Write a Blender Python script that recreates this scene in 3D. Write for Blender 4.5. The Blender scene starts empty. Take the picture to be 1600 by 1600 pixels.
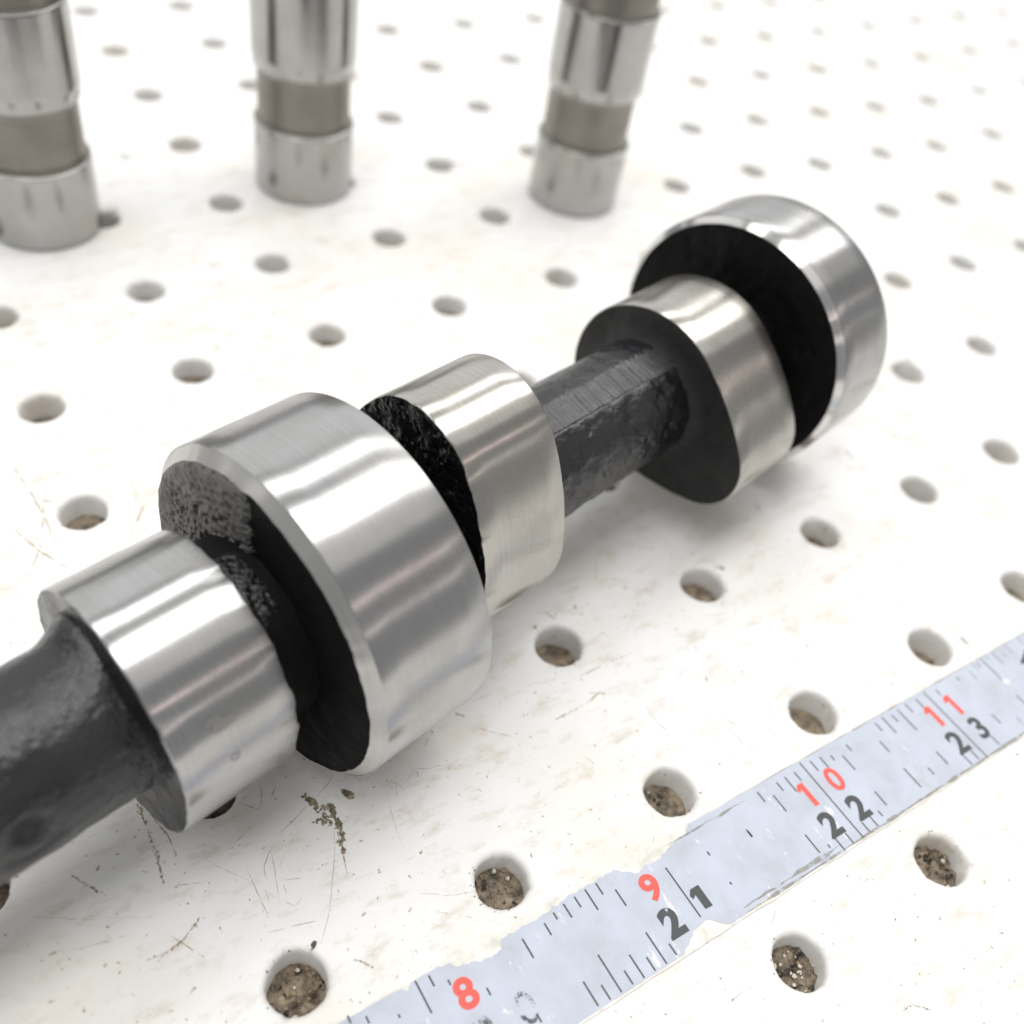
import bpy, bmesh, math, random
import numpy as np
from mathutils import Vector, Matrix, noise

random.seed(7)
IN = 0.0254                      # everything below is laid out in inches on the board, 1 inch peg grid
scene = bpy.context.scene
col = scene.collection

# ------------------------------------------------------------------ camera
CAM = np.array([-0.59801061, -1.39638872, 4.38946135])
ROT = np.array([[0.83888296, -0.52375007, 0.14819324],
                [-0.28928321, -0.65962010, -0.69369774],
                [0.46107548, 0.53906140, -0.70485616]])   # rows: right, down, forward
FPX = 1566.854
cam_data = bpy.data.cameras.new('camera')
cam = bpy.data.objects.new('camera', cam_data)
col.objects.link(cam)
r_, d_, f_ = [Vector(v) for v in ROT]
cam.matrix_world = Matrix(((r_.x, -d_.x, -f_.x, CAM[0] * IN), (r_.y, -d_.y, -f_.y, CAM[1] * IN),
                           (r_.z, -d_.z, -f_.z, CAM[2] * IN), (0, 0, 0, 1)))
cam_data.sensor_width = 36.0
cam_data.lens = FPX / 1600 * 36.0
cam_data.clip_start = 0.002
cam_data.clip_end = 50
cam_data.dof.use_dof = True
cam_data.dof.focus_distance = 4.6 * IN
cam_data.dof.aperture_fstop = 15.5
scene.camera = cam

# ------------------------------------------------------------------ light
world = bpy.data.worlds.new('World')
scene.world = world
world.use_nodes = True
world.node_tree.nodes['Background'].inputs['Color'].default_value = (0.97, 0.985, 1.0, 1)
world.node_tree.nodes['Background'].inputs['Strength'].default_value = 0.36
scene.view_settings.view_transform = 'Standard'
scene.view_settings.look = 'None'
scene.view_settings.gamma = 1.0
scene.view_settings.exposure = 0.0

PHI = 0.231
AX = np.array([math.cos(PHI), math.sin(PHI), 0.0])
NN = np.array([-math.sin(PHI), math.cos(PHI), 0.0])
UP = np.array([0.0, 0.0, 1.0])
AX0 = np.array([0.205, 1.189, 0.0])
RJ = 0.82


def lamp(name, ang, dist, width, length, radiance, color=(1, 1, 1), axial=0.0):
    """long area lamp parallel to the shaft; ang is measured in the plane across the shaft"""
    a = math.radians(ang)
    ctr = AX0 + AX * 0.5 + UP * RJ
    dirv = NN * math.cos(a) + UP * math.sin(a)
    pos = ctr + dirv * dist + AX * axial
    ld = bpy.data.lights.new(name, 'AREA')
    ld.shape = 'RECTANGLE'
    ld.size = length * IN
    ld.size_y = width * IN
    ld.energy = radiance * math.pi * (length * IN) * (width * IN)
    ld.color = color
    o = bpy.data.objects.new(name, ld)
    col.objects.link(o)
    zax = Vector(dirv)
    xax = Vector(AX)
    yax = zax.cross(xax)
    m = Matrix((xax, yax, zax)).transposed().to_4x4()
    m.translation = Vector(pos * IN)
    o.matrix_world = m
    return o


lamp('overhead_panel_light', 90, 44, 17, 110, 4.5, (1.0, 0.99, 0.975), 20)
lamp('overhead_panel_light_back', 61, 46, 7.5, 110, 4.4, (1.0, 0.995, 0.985), 20)
lamp('rear_wall_standin', 27, 60, 46, 150, 0.72, (1.0, 1.0, 1.0), 25)  # broad area lamp added in place of an unseen bright wall
lamp('added_dim_fill', 113, 50, 16, 110, 0.55, (1.0, 0.97, 0.95), 22)  # added fill that grades the steel's bright band into the dark one
lamp('tube_light', 143.5, 60, 2.0, 110, 2.6, (1.0, 0.82, 0.78), 26)
lamp('tube_light_low', 161, 60, 1.8, 110, 2.0, (1.0, 0.90, 0.86), 26)


# ------------------------------------------------------------------ helpers
def ray(x, y):
    d = ROT.T @ np.array([(x - 800) / FPX, (y - 800) / FPX, 1.0])
    return d / np.linalg.norm(d)


def onboard(x, y, z=0.0):
    d = ray(x, y)
    return (CAM + d * ((z - CAM[2]) / d[2]))[:2]


def link(name, verts, faces, mats, parent=None, smooth=True, face_mat=None, uv=None, recalc=True):
    me = bpy.data.meshes.new(name)
    me.from_pydata([tuple(float(c) * IN for c in v) for v in verts], [], [tuple(int(i) for i in f) for f in faces])
    if not isinstance(mats, (list, tuple)):
        mats = [mats]
    for m in mats:
        me.materials.append(m)
    if face_mat is not None:
        me.polygons.foreach_set('material_index', [int(i) for i in face_mat])
    if uv is not None:
        l = me.uv_layers.new(name='UVMap')
        for poly in me.polygons:
            for li, vi in zip(poly.loop_indices, poly.vertices):
                l.data[li].uv = uv[vi]
    if recalc:
        bm = bmesh.new()
        bm.from_mesh(me)
        bmesh.ops.recalc_face_normals(bm, faces=bm.faces)
        bm.to_mesh(me)
        bm.free()
    if smooth:
        me.polygons.foreach_set('use_smooth', [True] * len(me.polygons))
    me.update()
    o = bpy.data.objects.new(name, me)
    col.objects.link(o)
    if parent is not None:
        o.parent = parent
    return o


def tag(o, label=None, cat=None, group=None, kind=None):
    if label:
        o['label'] = label
    if cat:
        o['category'] = cat
    if group:
        o['group'] = group
    if kind:
        o['kind'] = kind
    return o


def empty(name, loc, rz=0.0):
    o = bpy.data.objects.new(name, None)
    o.empty_display_size = 0.01
    col.objects.link(o)
    o.location = [c * IN for c in loc]
    o.rotation_euler = (0, 0, rz)
    return o


def grid_faces(nr, nc, wrap=True, off=0):
    fs = []
    for i in range(nr - 1):
        for j in range(nc if wrap else nc - 1):
            k = (j + 1) % nc
            fs.append((off + i * nc + j, off + i * nc + k, off + (i + 1) * nc + k, off + (i + 1) * nc + j))
    return fs


def fn(x, y, z, s=1.0, oct_=3):
    return noise.fractal(Vector((x * s, y * s, z * s)), 1.0, 2.0, oct_)


# ------------------------------------------------------------------ materials
def newmat(name):
    m = bpy.data.materials.new(name)
    m.use_nodes = True
    nt = m.node_tree
    b = nt.nodes['Principled BSDF']
    return m, nt, b


def N(nt, t, **kw):
    n = nt.nodes.new(t)
    for k, v in kw.items():
        if k in n.inputs.keys():
            n.inputs[k].default_value = v
        else:
            setattr(n, k, v)
    return n


def ramp(nt, src, stops):
    r = nt.nodes.new('ShaderNodeValToRGB')
    e = r.color_ramp.elements
    while len(e) > 1:
        e.remove(e[-1])
    e[0].position, e[0].color = stops[0][0], tuple(stops[0][1]) + (1,) if len(stops[0][1]) == 3 else stops[0][1]
    for p, c in stops[1:]:
        x = e.new(p)
        x.color = tuple(c) + (1,) if len(c) == 3 else c
    nt.links.new(src, r.inputs['Fac'])
    return r


def mixc(nt, fac, a, b, mode='MIX'):
    m = nt.nodes.new('ShaderNodeMix')
    m.data_type = 'RGBA'
    m.blend_type = mode
    for sock, v in ((m.inputs['Factor'], fac), (m.inputs[6], a), (m.inputs[7], b)):
        if hasattr(v, 'is_output'):
            nt.links.new(v, sock)
        else:
            sock.default_value = v if not isinstance(v, tuple) or len(v) == 4 else v + (1,)
    return m.outputs[2]


def coords(nt, scale=(1, 1, 1), kind='Object'):
    tc = nt.nodes.new('ShaderNodeTexCoord')
    mp = nt.nodes.new('ShaderNodeMapping')
    mp.inputs['Scale'].default_value = scale
    nt.links.new(tc.outputs[kind], mp.inputs['Vector'])
    return mp.outputs['Vector']


def noise_tex(nt, vec, scale, detail=4, rough=0.55):
    n = nt.nodes.new('ShaderNodeTexNoise')
    n.inputs['Scale'].default_value = scale
    n.inputs['Detail'].default_value = detail
    n.inputs['Roughness'].default_value = rough
    nt.links.new(vec, n.inputs['Vector'])
    return n.outputs['Fac']


def bump(nt, b, height, strength, dist, prev=None):
    n = nt.nodes.new('ShaderNodeBump')
    n.inputs['Strength'].default_value = strength
    n.inputs['Distance'].default_value = dist
    nt.links.new(height, n.inputs['Height'])
    if prev is not None:
        nt.links.new(prev, n.inputs['Normal'])
    nt.links.new(n.outputs['Normal'], b.inputs['Normal'])
    return n.outputs['Normal']


def mat_board():
    m, nt, b = newmat('white_painted_board')
    v = coords(nt)
    base = (0.80, 0.798, 0.788)
    s1 = ramp(nt, noise_tex(nt, v, 38, 6, 0.6), [(0.46, (0, 0, 0)), (0.70, (1, 1, 1))])
    c1 = mixc(nt, s1.outputs['Color'], base, (0.75, 0.715, 0.645))
    s2 = ramp(nt, noise_tex(nt, coords(nt, (1.0, 2.2, 1.0)), 170, 8, 0.72), [(0.52, (0, 0, 0)), (0.86, (1, 1, 1))])
    c2 = mixc(nt, s2.outputs['Color'], c1, (0.50, 0.39, 0.26))
    s3 = ramp(nt, noise_tex(nt, v, 900, 3, 0.6), [(0.66, (0, 0, 0)), (0.74, (1, 1, 1))])
    c3 = mixc(nt, s3.outputs['Color'], c2, (0.30, 0.24, 0.17))
    nt.links.new(c3, b.inputs['Base Color'])
    rr = ramp(nt, noise_tex(nt, v, 90, 4), [(0.3, (0.34,) * 3), (0.7, (0.55,) * 3)])
    nt.links.new(rr.outputs['Color'], b.inputs['Roughness'])
    b.inputs['Specular IOR Level'].default_value = 0.4
    p = bump(nt, b, noise_tex(nt, v, 95, 4), 0.40, 0.0008)
    bump(nt, b, noise_tex(nt, v, 700, 3), 0.12, 0.0002, p)
    return m


def mat_simple(name, c, rough, spec=0.5):
    m, nt, b = newmat(name)
    b.inputs['Base Color'].default_value = c + (1,)
    b.inputs['Roughness'].default_value = rough
    b.inputs['Specular IOR Level'].default_value = spec
    return m


def mat_dirt(name, ca, cb, scale=500, rough=0.75, bs=0.8):
    m, nt, b = newmat(name)
    v = coords(nt)
    r = ramp(nt, noise_tex(nt, v, scale, 5, 0.65), [(0.35, ca), (0.62, cb)])
    nt.links.new(r.outputs['Color'], b.inputs['Base Color'])
    b.inputs['Roughness'].default_value = rough
    bump(nt, b, noise_tex(nt, v, scale * 2.2, 4), bs, 0.0008)
    return m


def mat_steel(name, base=(0.485, 0.48, 0.475), rough=0.25, aniso=0.82, vscale=120, uscale=1.5):
    """ground steel: grinding lines run round the part (u), so the gloss is stretched along the axis"""
    m, nt, b = newmat(name)
    b.inputs['Metallic'].default_value = 1.0
    uvn = nt.nodes.new('ShaderNodeUVMap')
    uvn.uv_map = 'UVMap'
    mp = nt.nodes.new('ShaderNodeMapping')
    mp.inputs['Scale'].default_value = (uscale, vscale, 1)
    nt.links.new(uvn.outputs['UV'], mp.inputs['Vector'])
    g = noise_tex(nt, mp.outputs['Vector'], 1.0, 4, 0.7)
    v = coords(nt)
    sm = noise_tex(nt, v, 130, 4, 0.6)
    c = ramp(nt, g, [(0.3, tuple(x * 0.90 for x in base)), (0.7, tuple(min(1, x * 1.05) for x in base))])
    sr = ramp(nt, sm, [(0.35, (0.91, 0.905, 0.885)), (0.6, (1, 1, 1))])
    nt.links.new(mixc(nt, 1.0, c.outputs['Color'], sr.outputs['Color'], 'MULTIPLY'), b.inputs['Base Color'])
    rr = ramp(nt, sm, [(0.3, (rough + 0.045,) * 3), (0.65, (rough - 0.02,) * 3)])
    nt.links.new(rr.outputs['Color'], b.inputs['Roughness'])
    b.inputs['Anisotropic'].default_value = aniso
    b.inputs['Anisotropic Rotation'].default_value = 0.25
    tg = nt.nodes.new('ShaderNodeTangent')
    tg.direction_type = 'UV_MAP'
    tg.uv_map = 'UVMap'
    nt.links.new(tg.outputs['Tangent'], b.inputs['Tangent'])
    bump(nt, b, g, 0.03, 0.0001)
    return m


def mat_cast(name, ca, cb, rough, spec, bstr, scale=420, pit=0.0):
    m, nt, b = newmat(name)
    v = coords(nt)
    n1 = noise_tex(nt, v, 110, 5, 0.6)
    c = ramp(nt, n1, [(0.3, ca), (0.7, cb)])
    nt.links.new(c.outputs['Color'], b.inputs['Base Color'])
    rr = ramp(nt, noise_tex(nt, v, 260, 4, 0.6), [(0.3, (max(0.05, rough - 0.12),) * 3), (0.7, (rough + 0.15,) * 3)])
    nt.links.new(rr.outputs['Color'], b.inputs['Roughness'])
    b.inputs['Specular IOR Level'].default_value = spec
    p = bump(nt, b, noise_tex(nt, v, scale, 5, 0.65), bstr, 0.0007)
    if pit:
        vo = nt.nodes.new('ShaderNodeTexVoronoi')
        vo.inputs['Scale'].default_value = 900
        nt.links.new(v, vo.inputs['Vector'])
        r2 = ramp(nt, vo.outputs['Distance'], [(0.1, (0, 0, 0)), (0.45, (1, 1, 1))])
        bump(nt, b, r2.outputs['Color'], pit, 0.0005, p)
    return m


def mat_print(name, c, lo=0.36, hi=0.42, scale=700):
    """worn ink: flakes missing where the noise is low"""
    m, nt, b = newmat(name)
    b.inputs['Base Color'].default_value = c + (1,)
    b.inputs['Roughness'].default_value = 0.45
    v = coords(nt)
    a = ramp(nt, noise_tex(nt, v, scale, 5, 0.7), [(lo, (0, 0, 0)), (hi, (1, 1, 1))])
    nt.links.new(a.outputs['Color'], b.inputs['Alpha'])
    return m


M_board = mat_board()
M_backing = mat_dirt('backing_brown', (0.10, 0.075, 0.05), (0.30, 0.24, 0.17), 300)
M_dirt = mat_dirt('packed_dirt', (0.03, 0.024, 0.018), (0.34, 0.27, 0.19), 520, 0.42)
M_clump = mat_dirt('dry_clump', (0.13, 0.105, 0.06), (0.42, 0.37, 0.26), 900, 0.8)
M_steel = mat_steel('ground_steel')
M_steelwarm = mat_steel('ground_steel_warm', (0.505, 0.488, 0.452))
M_cham = mat_steel('chamfer_steel', (0.57, 0.56, 0.54), 0.33, 0.4)
M_chambright = mat_steel('bright_chamfer_steel', (0.68, 0.67, 0.66), 0.16, 0.3)
M_lift = mat_steel('lifter_steel', (0.43, 0.425, 0.415), 0.17, 0.6, 120, 1.0)
M_liftdark = mat_steel('lifter_groove_steel', (0.27, 0.255, 0.228), 0.40, 0.3, 60, 1.0)
M_cast = mat_cast('black_casting', (0.006, 0.0065, 0.0075), (0.013, 0.0138, 0.0152), 0.25, 0.62, 0.5, 300, 0.14)
M_castface = mat_cast('black_casting_face', (0.010, 0.010, 0.010), (0.024, 0.023, 0.023), 0.55, 0.35, 0.45)
M_castblack = mat_cast('oily_black_face', (0.004, 0.004, 0.004), (0.009, 0.008, 0.008), 0.6, 0.12, 0.3)
M_castgrey = mat_cast('grey_pitted_casting', (0.085, 0.083, 0.08), (0.17, 0.165, 0.155), 0.5, 0.45, 0.6, 650, 0.8)
M_castwet = mat_cast('wet_black_casting', (0.004, 0.004, 0.005), (0.010, 0.010, 0.011), 0.26, 0.5, 0.9, 330, 0.5)
M_facet = mat_cast('milled_flat', (0.022, 0.022, 0.024), (0.040, 0.040, 0.043), 0.33, 0.7, 0.3)
M_tapewhite = mat_dirt('tape_bare_white', (0.62, 0.60, 0.54), (0.80, 0.79, 0.74), 500, 0.6, 0.15)


def mat_film():
    m, nt, b = newmat('tape_film')
    v = coords(nt)
    r = ramp(nt, noise_tex(nt, v, 160, 5, 0.6), [(0.3, (0.40, 0.425, 0.475)), (0.5, (0.46, 0.495, 0.575)), (0.7, (0.50, 0.54, 0.63))])
    vs = coords(nt, (1, 0.35, 1))
    fl = ramp(nt, noise_tex(nt, vs, 420, 6, 0.7), [(0.62, (0, 0, 0)), (0.66, (1, 1, 1))])
    c1 = mixc(nt, fl.outputs['Color'], r.outputs['Color'], (0.74, 0.73, 0.70))
    gr = ramp(nt, noise_tex(nt, v, 75, 6, 0.75), [(0.60, (0, 0, 0)), (0.78, (0.8, 0.8, 0.8))])
    c2 = mixc(nt, gr.outputs['Color'], c1, (0.40, 0.39, 0.36))
    nt.links.new(c2, b.inputs['Base Color'])
    b.inputs['Roughness'].default_value = 0.42
    bump(nt, b, noise_tex(nt, v, 320, 4), 0.06, 0.0005)
    return m


M_film = mat_film()
M_red = mat_print('red_ink', (0.80, 0.085, 0.06), 0.28, 0.34)
M_black = mat_print('black_ink', (0.035, 0.04, 0.045), 0.31, 0.37)
M_blackworn = mat_print('black_ink_worn', (0.06, 0.065, 0.075), 0.46, 0.54)
M_tick = mat_print('tick_ink', (0.06, 0.065, 0.075), 0.28, 0.40, 500)
M_grime = mat_print('brown_grime', (0.36, 0.26, 0.16), 0.38, 0.66, 600)
M_grimelight = mat_print('pale_grime', (0.52, 0.42, 0.27), 0.44, 0.64, 500)
M_hair = mat_simple('dark_fibre', (0.10, 0.075, 0.05), 0.6)
M_fibre = mat_print('fibre', (0.38, 0.30, 0.22), 0.36, 0.70, 400)
M_edge = mat_print('edge_grime_shade', (0.30, 0.28, 0.24), 0.38, 0.60, 500)
M_smudge = mat_print('grey_smudge', (0.42, 0.43, 0.42), 0.42, 0.62, 350)

# ------------------------------------------------------------------ pegboard (the surface everything rests on)
MEAS = {(0, 0): (464, 1534), (1, 0): (784, 1376), (2, 0): (1047, 1236), (3, 0): (1272, 1112), (4, 0): (1455, 1010),
        (5, 0): (1597, 916), (2, -1): (1251.5, 1502), (3, -1): (1471.5, 1342), (2, 1): (873, 1007), (3, 1): (1098, 912),
        (4, 1): (1282, 831), (5, 1): (1437.5, 764), (6, 1): (1566, 704), (0, 3): (129.5, 799), (0, 4): (64.7, 635.6),
        (1, 4): (301, 577.5), (1, 5): (227.5, 453), (2, 6): (353.7, 315.5), (2, 5): (426, 410), (2, 4): (511, 522),
        (3, 5): (608, 370), (3, 4): (702, 476), (4, 5): (774, 336), (7, 3): (1404, 437), (6, 2): (1420, 580),
        (7, 2): (1535, 539), (8, 3): (1506, 410), (8, 4): (1389, 327.5), (9, 4): (1482, 309), (10, 4): (1569, 291),
        (8, 5): (1282, 255), (6, 5): (1058, 289), (7, 5): (1178, 266), (9, 5): (1379, 238), (10, 5): (1465, 227),
        (7, 6): (1081, 199), (8, 6): (1184, 186), (9, 6): (1281, 174), (10, 6): (1369, 165), (11, 6): (1450, 156),
        (9, 7): (1191, 116), (8, 7): (1092, 126), (4, 4): (877, 432)}
OFFS = {k: onboard(*p) - np.array(k, float) for k, p in MEAS.items()}


def hole_centre(i, j):
    if (i, j) in OFFS:
        o = OFFS[(i, j)]
    else:
        w = np.zeros(2)
        t = 0.4
        for k, v in OFFS.items():
            g = math.exp(-((k[0] - i) ** 2 + (k[1] - j) ** 2) / 3.0)
            w += g * v
            t += g
        o = w / t
    return np.array([i, j], float) + np.clip(o, -0.2, 0.2)


X0, X1, Y0, Y1 = -4, 20, -4, 14
SEG = 40
NEAR_HOLES = []


def build_board():
    V, F = [], []
    sq = []
    for side in range(4):
        for k in range(SEG // 4):
            t = k / (SEG // 4) - 0.5
            sq.append([(0.5, t), (-t, 0.5), (-0.5, -t), (t, -0.5)][side])
    for i in range(X0, X1 + 1):
        for j in range(Y0, Y1 + 1):
            c = hole_centre(i, j)
            base = len(V)
            near = (i < 8 and j < 6)
            seed = i * 17.3 + j * 5.1
            rad = 0.127 * (1 + 0.03 * math.sin(seed))
            for (a, b) in sq:
                V.append((i + a, j + b, 0))
            rings = [(0.10, 0.0), (0.034, 0.0), (0.020, -0.0035), (0.009, -0.011), (0.002, -0.024), (0.0, -0.05), (-0.002, -0.14), (-0.004, -0.27)]
            ph = [math.atan2(b, a) for a, b in sq]
            for dr, z in rings:
                for p in ph:
                    wob = 0.0
                    if dr < 0.05:
                        wob = 0.006 * noise.noise(Vector((math.cos(p) * 1.6 + seed, math.sin(p) * 1.6, z * 3)))
                        wob += 0.004 * noise.noise(Vector((math.cos(p) * 5 + seed, math.sin(p) * 5, z * 20)))
                    if 0.0 < dr < 0.03:   # chipped lips
                        ch = noise.noise(Vector((math.cos(p) * 2.2 + seed * 2, math.sin(p) * 2.2, 9.0)))
                        wob += max(0, ch - 0.38) * 0.05
                    r = rad + dr + wob
                    V.append((c[0] + r * math.cos(p), c[1] + r * math.sin(p), z))
            F += grid_faces(len(rings) + 1, SEG, True, base)
            if near:
                NEAR_HOLES.append((i, j, c, rad))
    return V, F


Vb, Fb = build_board()
board = link('pegboard', Vb, Fb, M_board, recalc=False)
# make the top face up
if board.data.polygons[0].normal.z < 0:
    board.data.flip_normals()
tag(board, 'white painted pegboard with round holes, scratched and stained', 'pegboard', kind='structure')
backing = link('backing_panel', [(X0 - .5, Y0 - .5, -0.262), (X1 + .5, Y0 - .5, -0.262), (X1 + .5, Y1 + .5, -0.262), (X0 - .5, Y1 + .5, -0.262)],
               [(0, 1, 2, 3)], M_backing, smooth=False)
tag(backing, 'brown backing seen through the peg holes', 'backing', kind='structure')

# packed dirt in the holes: bumpy discs at varying depth, uncountable crumbs -> stuff
Vd, Fd = [], []
for (i, j, c, rad) in NEAR_HOLES:
    rnd = random.Random(i * 31 + j * 7 + 3)
    depth = {(0, 0): -0.15, (1, 0): -0.135, (2, 0): -0.165, (3, 0): -0.175, (3, -1): -0.12, (2, -1): -0.135, (2, 1): -0.175}.get((i, j), rnd.uniform(-0.2, -0.15))
    amp = {(0, 0): 0.035, (1, 0): 0.022, (3, -1): 0.035, (2, -1): 0.035, (3, 0): 0.006, (2, 0): 0.010}.get((i, j), 0.010)
    base = len(Vd)
    nr, ns = 12, 36
    for a in range(nr):
        rr = (rad + 0.004) * a / (nr - 1)
        for k in range(ns):
            t = 2 * math.pi * k / ns
            x, y = c[0] + rr * math.cos(t), c[1] + rr * math.sin(t)
            Vd.append((x, y, depth + amp * fn(x, y, i + j * 3.3, 16, 4) + amp * 0.5 * fn(x, y, 4.0, 45, 2)))
    Fd += grid_faces(nr, ns, True, base)
tag(link('packed_dirt', Vd, Fd, M_dirt, recalc=False), 'brown grit packed in the peg holes', 'dirt', kind='stuff')

# ------------------------------------------------------------------ camshaft
cs = empty('camshaft', (AX0[0], AX0[1], 0), PHI)
tag(cs, 'camshaft with polished steel lobes and journals on a rough black shaft', 'camshaft')
NS = 288
TH = [2 * math.pi * k / NS for k in range(NS)]


def lobe_profile(rb, d, rn, th, bulge):
    """hull of a family of circles running from the base circle to the nose, with rounded flanks"""
    T = np.linspace(0, 2 * np.pi, 1441)
    t = np.linspace(0, 1, 201)
    h = (d * t[None] * np.cos(T - th)[:, None] + (rb + (rn - rb) * t + bulge * 4 * t * (1 - t))[None]).max(1)
    hp = np.gradient(np.r_[h[-4:-1], h, h[1:4]], T[1] - T[0])[3:-3]
    out = np.c_[h * np.cos(T) - hp * np.sin(T), h * np.sin(T) + hp * np.cos(T)]
    ang = np.mod(np.arctan2(out[:, 1], out[:, 0]), 2 * np.pi)
    rad = np.hypot(out[:, 0], out[:, 1])
    o = np.argsort(ang)
    ang, rad = ang[o], rad[o]
    r = np.interp(np.array(TH), np.r_[ang[-1] - 2 * np.pi, ang, ang[0] + 2 * np.pi], np.r_[rad[-1], rad, rad[0]])
    k = np.hanning(13)[1:-1]
    k /= k.sum()
    return np.convolve(np.r_[r[-5:], r, r[:5]], k, 'valid')


def band(name, s_lo, s_hi, prof, mat, parent, rag0, rag1, bev=0.008):
    """ground surface with broken edges; returns the two edge loops"""
    rows = []
    e0 = [s_lo + rag0 * max(-0.6, fn(math.cos(t) * 3 + s_lo * 9, math.sin(t) * 3, 0.3, 2.2, 4)) for t in TH]
    e1 = [s_hi + rag1 * max(-0.6, fn(math.cos(t) * 3 + s_hi * 7, math.sin(t) * 3, 5.3, 2.2, 4)) for t in TH]
    xs = [0, bev * .4, bev]
    V, U = [], []
    rows_spec = [(0, xs[0], -bev * .8), (0, xs[1], -bev * .25), (0, xs[2], 0)] + \
                [('m', f, 0) for f in (.2, .4, .6, .8)] + [(1, -xs[2], 0), (1, -xs[1], -bev * .25), (1, -xs[0], -bev * .8)]
    for kind, a, dr in rows_spec:
        for k in range(NS + 1):
            q = k % NS
            t = TH[q]
            x = e0[q] + a if kind == 0 else e1[q] + a if kind == 1 else (e0[q] + bev) * (1 - a) + (e1[q] - bev) * a
            r = prof[q] + dr
            V.append((x, r * math.cos(t), RJ + r * math.sin(t)))
            U.append((k / NS * 4, (x + 3) / 1.0))
    nr = len(rows_spec)
    F = grid_faces(nr, NS + 1, False)
    o = link(name, V, F, mat, parent, uv=U)
    return o, e0, e1


def side(name, edge, prof, out_dir, mats, parent, r_in, nr=34, amp=0.004, fsc=9.0, bev=0.008, relief=None, fillet=0.06, mat_fn=None):
    """cast side wall from the ground edge in to the shaft; out_dir -1 faces -x"""
    V, F, FM = [], [], []
    for a in range(nr):
        f = a / (nr - 1)
        for k, t in enumerate(TH):
            ro = prof[k] - bev * .8
            r = ro * (1 - f) + r_in * f
            y, z = r * math.cos(t), r * math.sin(t)
            env = min(1.0, f * 8)
            d = amp * env * fn(y, z, edge[0] * 3.1, fsc, 4)
            if relief:
                d += relief(r / max(ro, 1e-6), t, y, z) * min(1.0, f * 14)
            fd = (r - r_in)
            if fd < fillet:
                q = 1 - fd / fillet
                d += fillet * 0.75 * (1 - math.sqrt(max(0, 1 - q * q)))
            V.append((edge[k] * (1 - env) + (sum(edge) / NS) * env + out_dir * d, y, RJ + z))
    F = grid_faces(nr, NS, True)
    if mat_fn:
        for a in range(nr - 1):
            for k in range(NS):
                FM.append(mat_fn(a / (nr - 1), TH[k]))
    return link(name, V, F, mats, parent, face_mat=FM or None)


RS = 0.35
LOBES = [  # s0, s1, rb, d, rn, theta, ragged near, ragged far
    (-0.549, -0.035, .534, .269, .378, -1.591, .051, 0.005, 0.010),
    (0.984, 1.518, .565, .440, .378, 1.636, .023, 0.010, 0.002),
    (2.849, 3.416, .548, .450, .336, 3.492, .018, 0.002, 0.004),
]


def pits(k, s, lo=0.12):
    def f(rr, t, y, z):
        v = noise.noise(Vector((y * s, z * s, k)))
        w = noise.noise(Vector((y * s * 2.3, z * s * 2.3, k + 4)))
        return -0.02 * max(0, v - lo) - 0.012 * max(0, w - 0.15)
    return f


for n, (s0, s1, rb, d, rn, th, bu, g0, g1) in enumerate(LOBES):
    pr = lobe_profile(rb, d, rn, th, bu)
    o, e0, e1 = band('cam_lobe', s0, s1, pr, M_steel if n == 0 else M_steelwarm, cs, g0, g1)
    if n == 0:
        side('side_face', e0, pr, -1, M_cast, o, RS - .03, fillet=0.10, amp=0.003, fsc=5)
        side('side_face', e1, pr, 1, M_castwet, o, 0.34, amp=0.012, relief=pits(3, 22))
    elif n == 1:
        side('side_face', e0, pr, -1, M_castwet, o, 0.34, amp=0.016, fsc=7, relief=pits(8, 18))
        side('side_face', e1, pr, 1, M_cast, o, RS - .03)
    else:
        side('side_face', e0, pr, -1, M_castface, o, RS - .03, amp=0.003, fsc=5, fillet=0.13)
        side('side_face', e1, pr, 1, M_castface, o, 0.34, amp=0.004)


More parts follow.
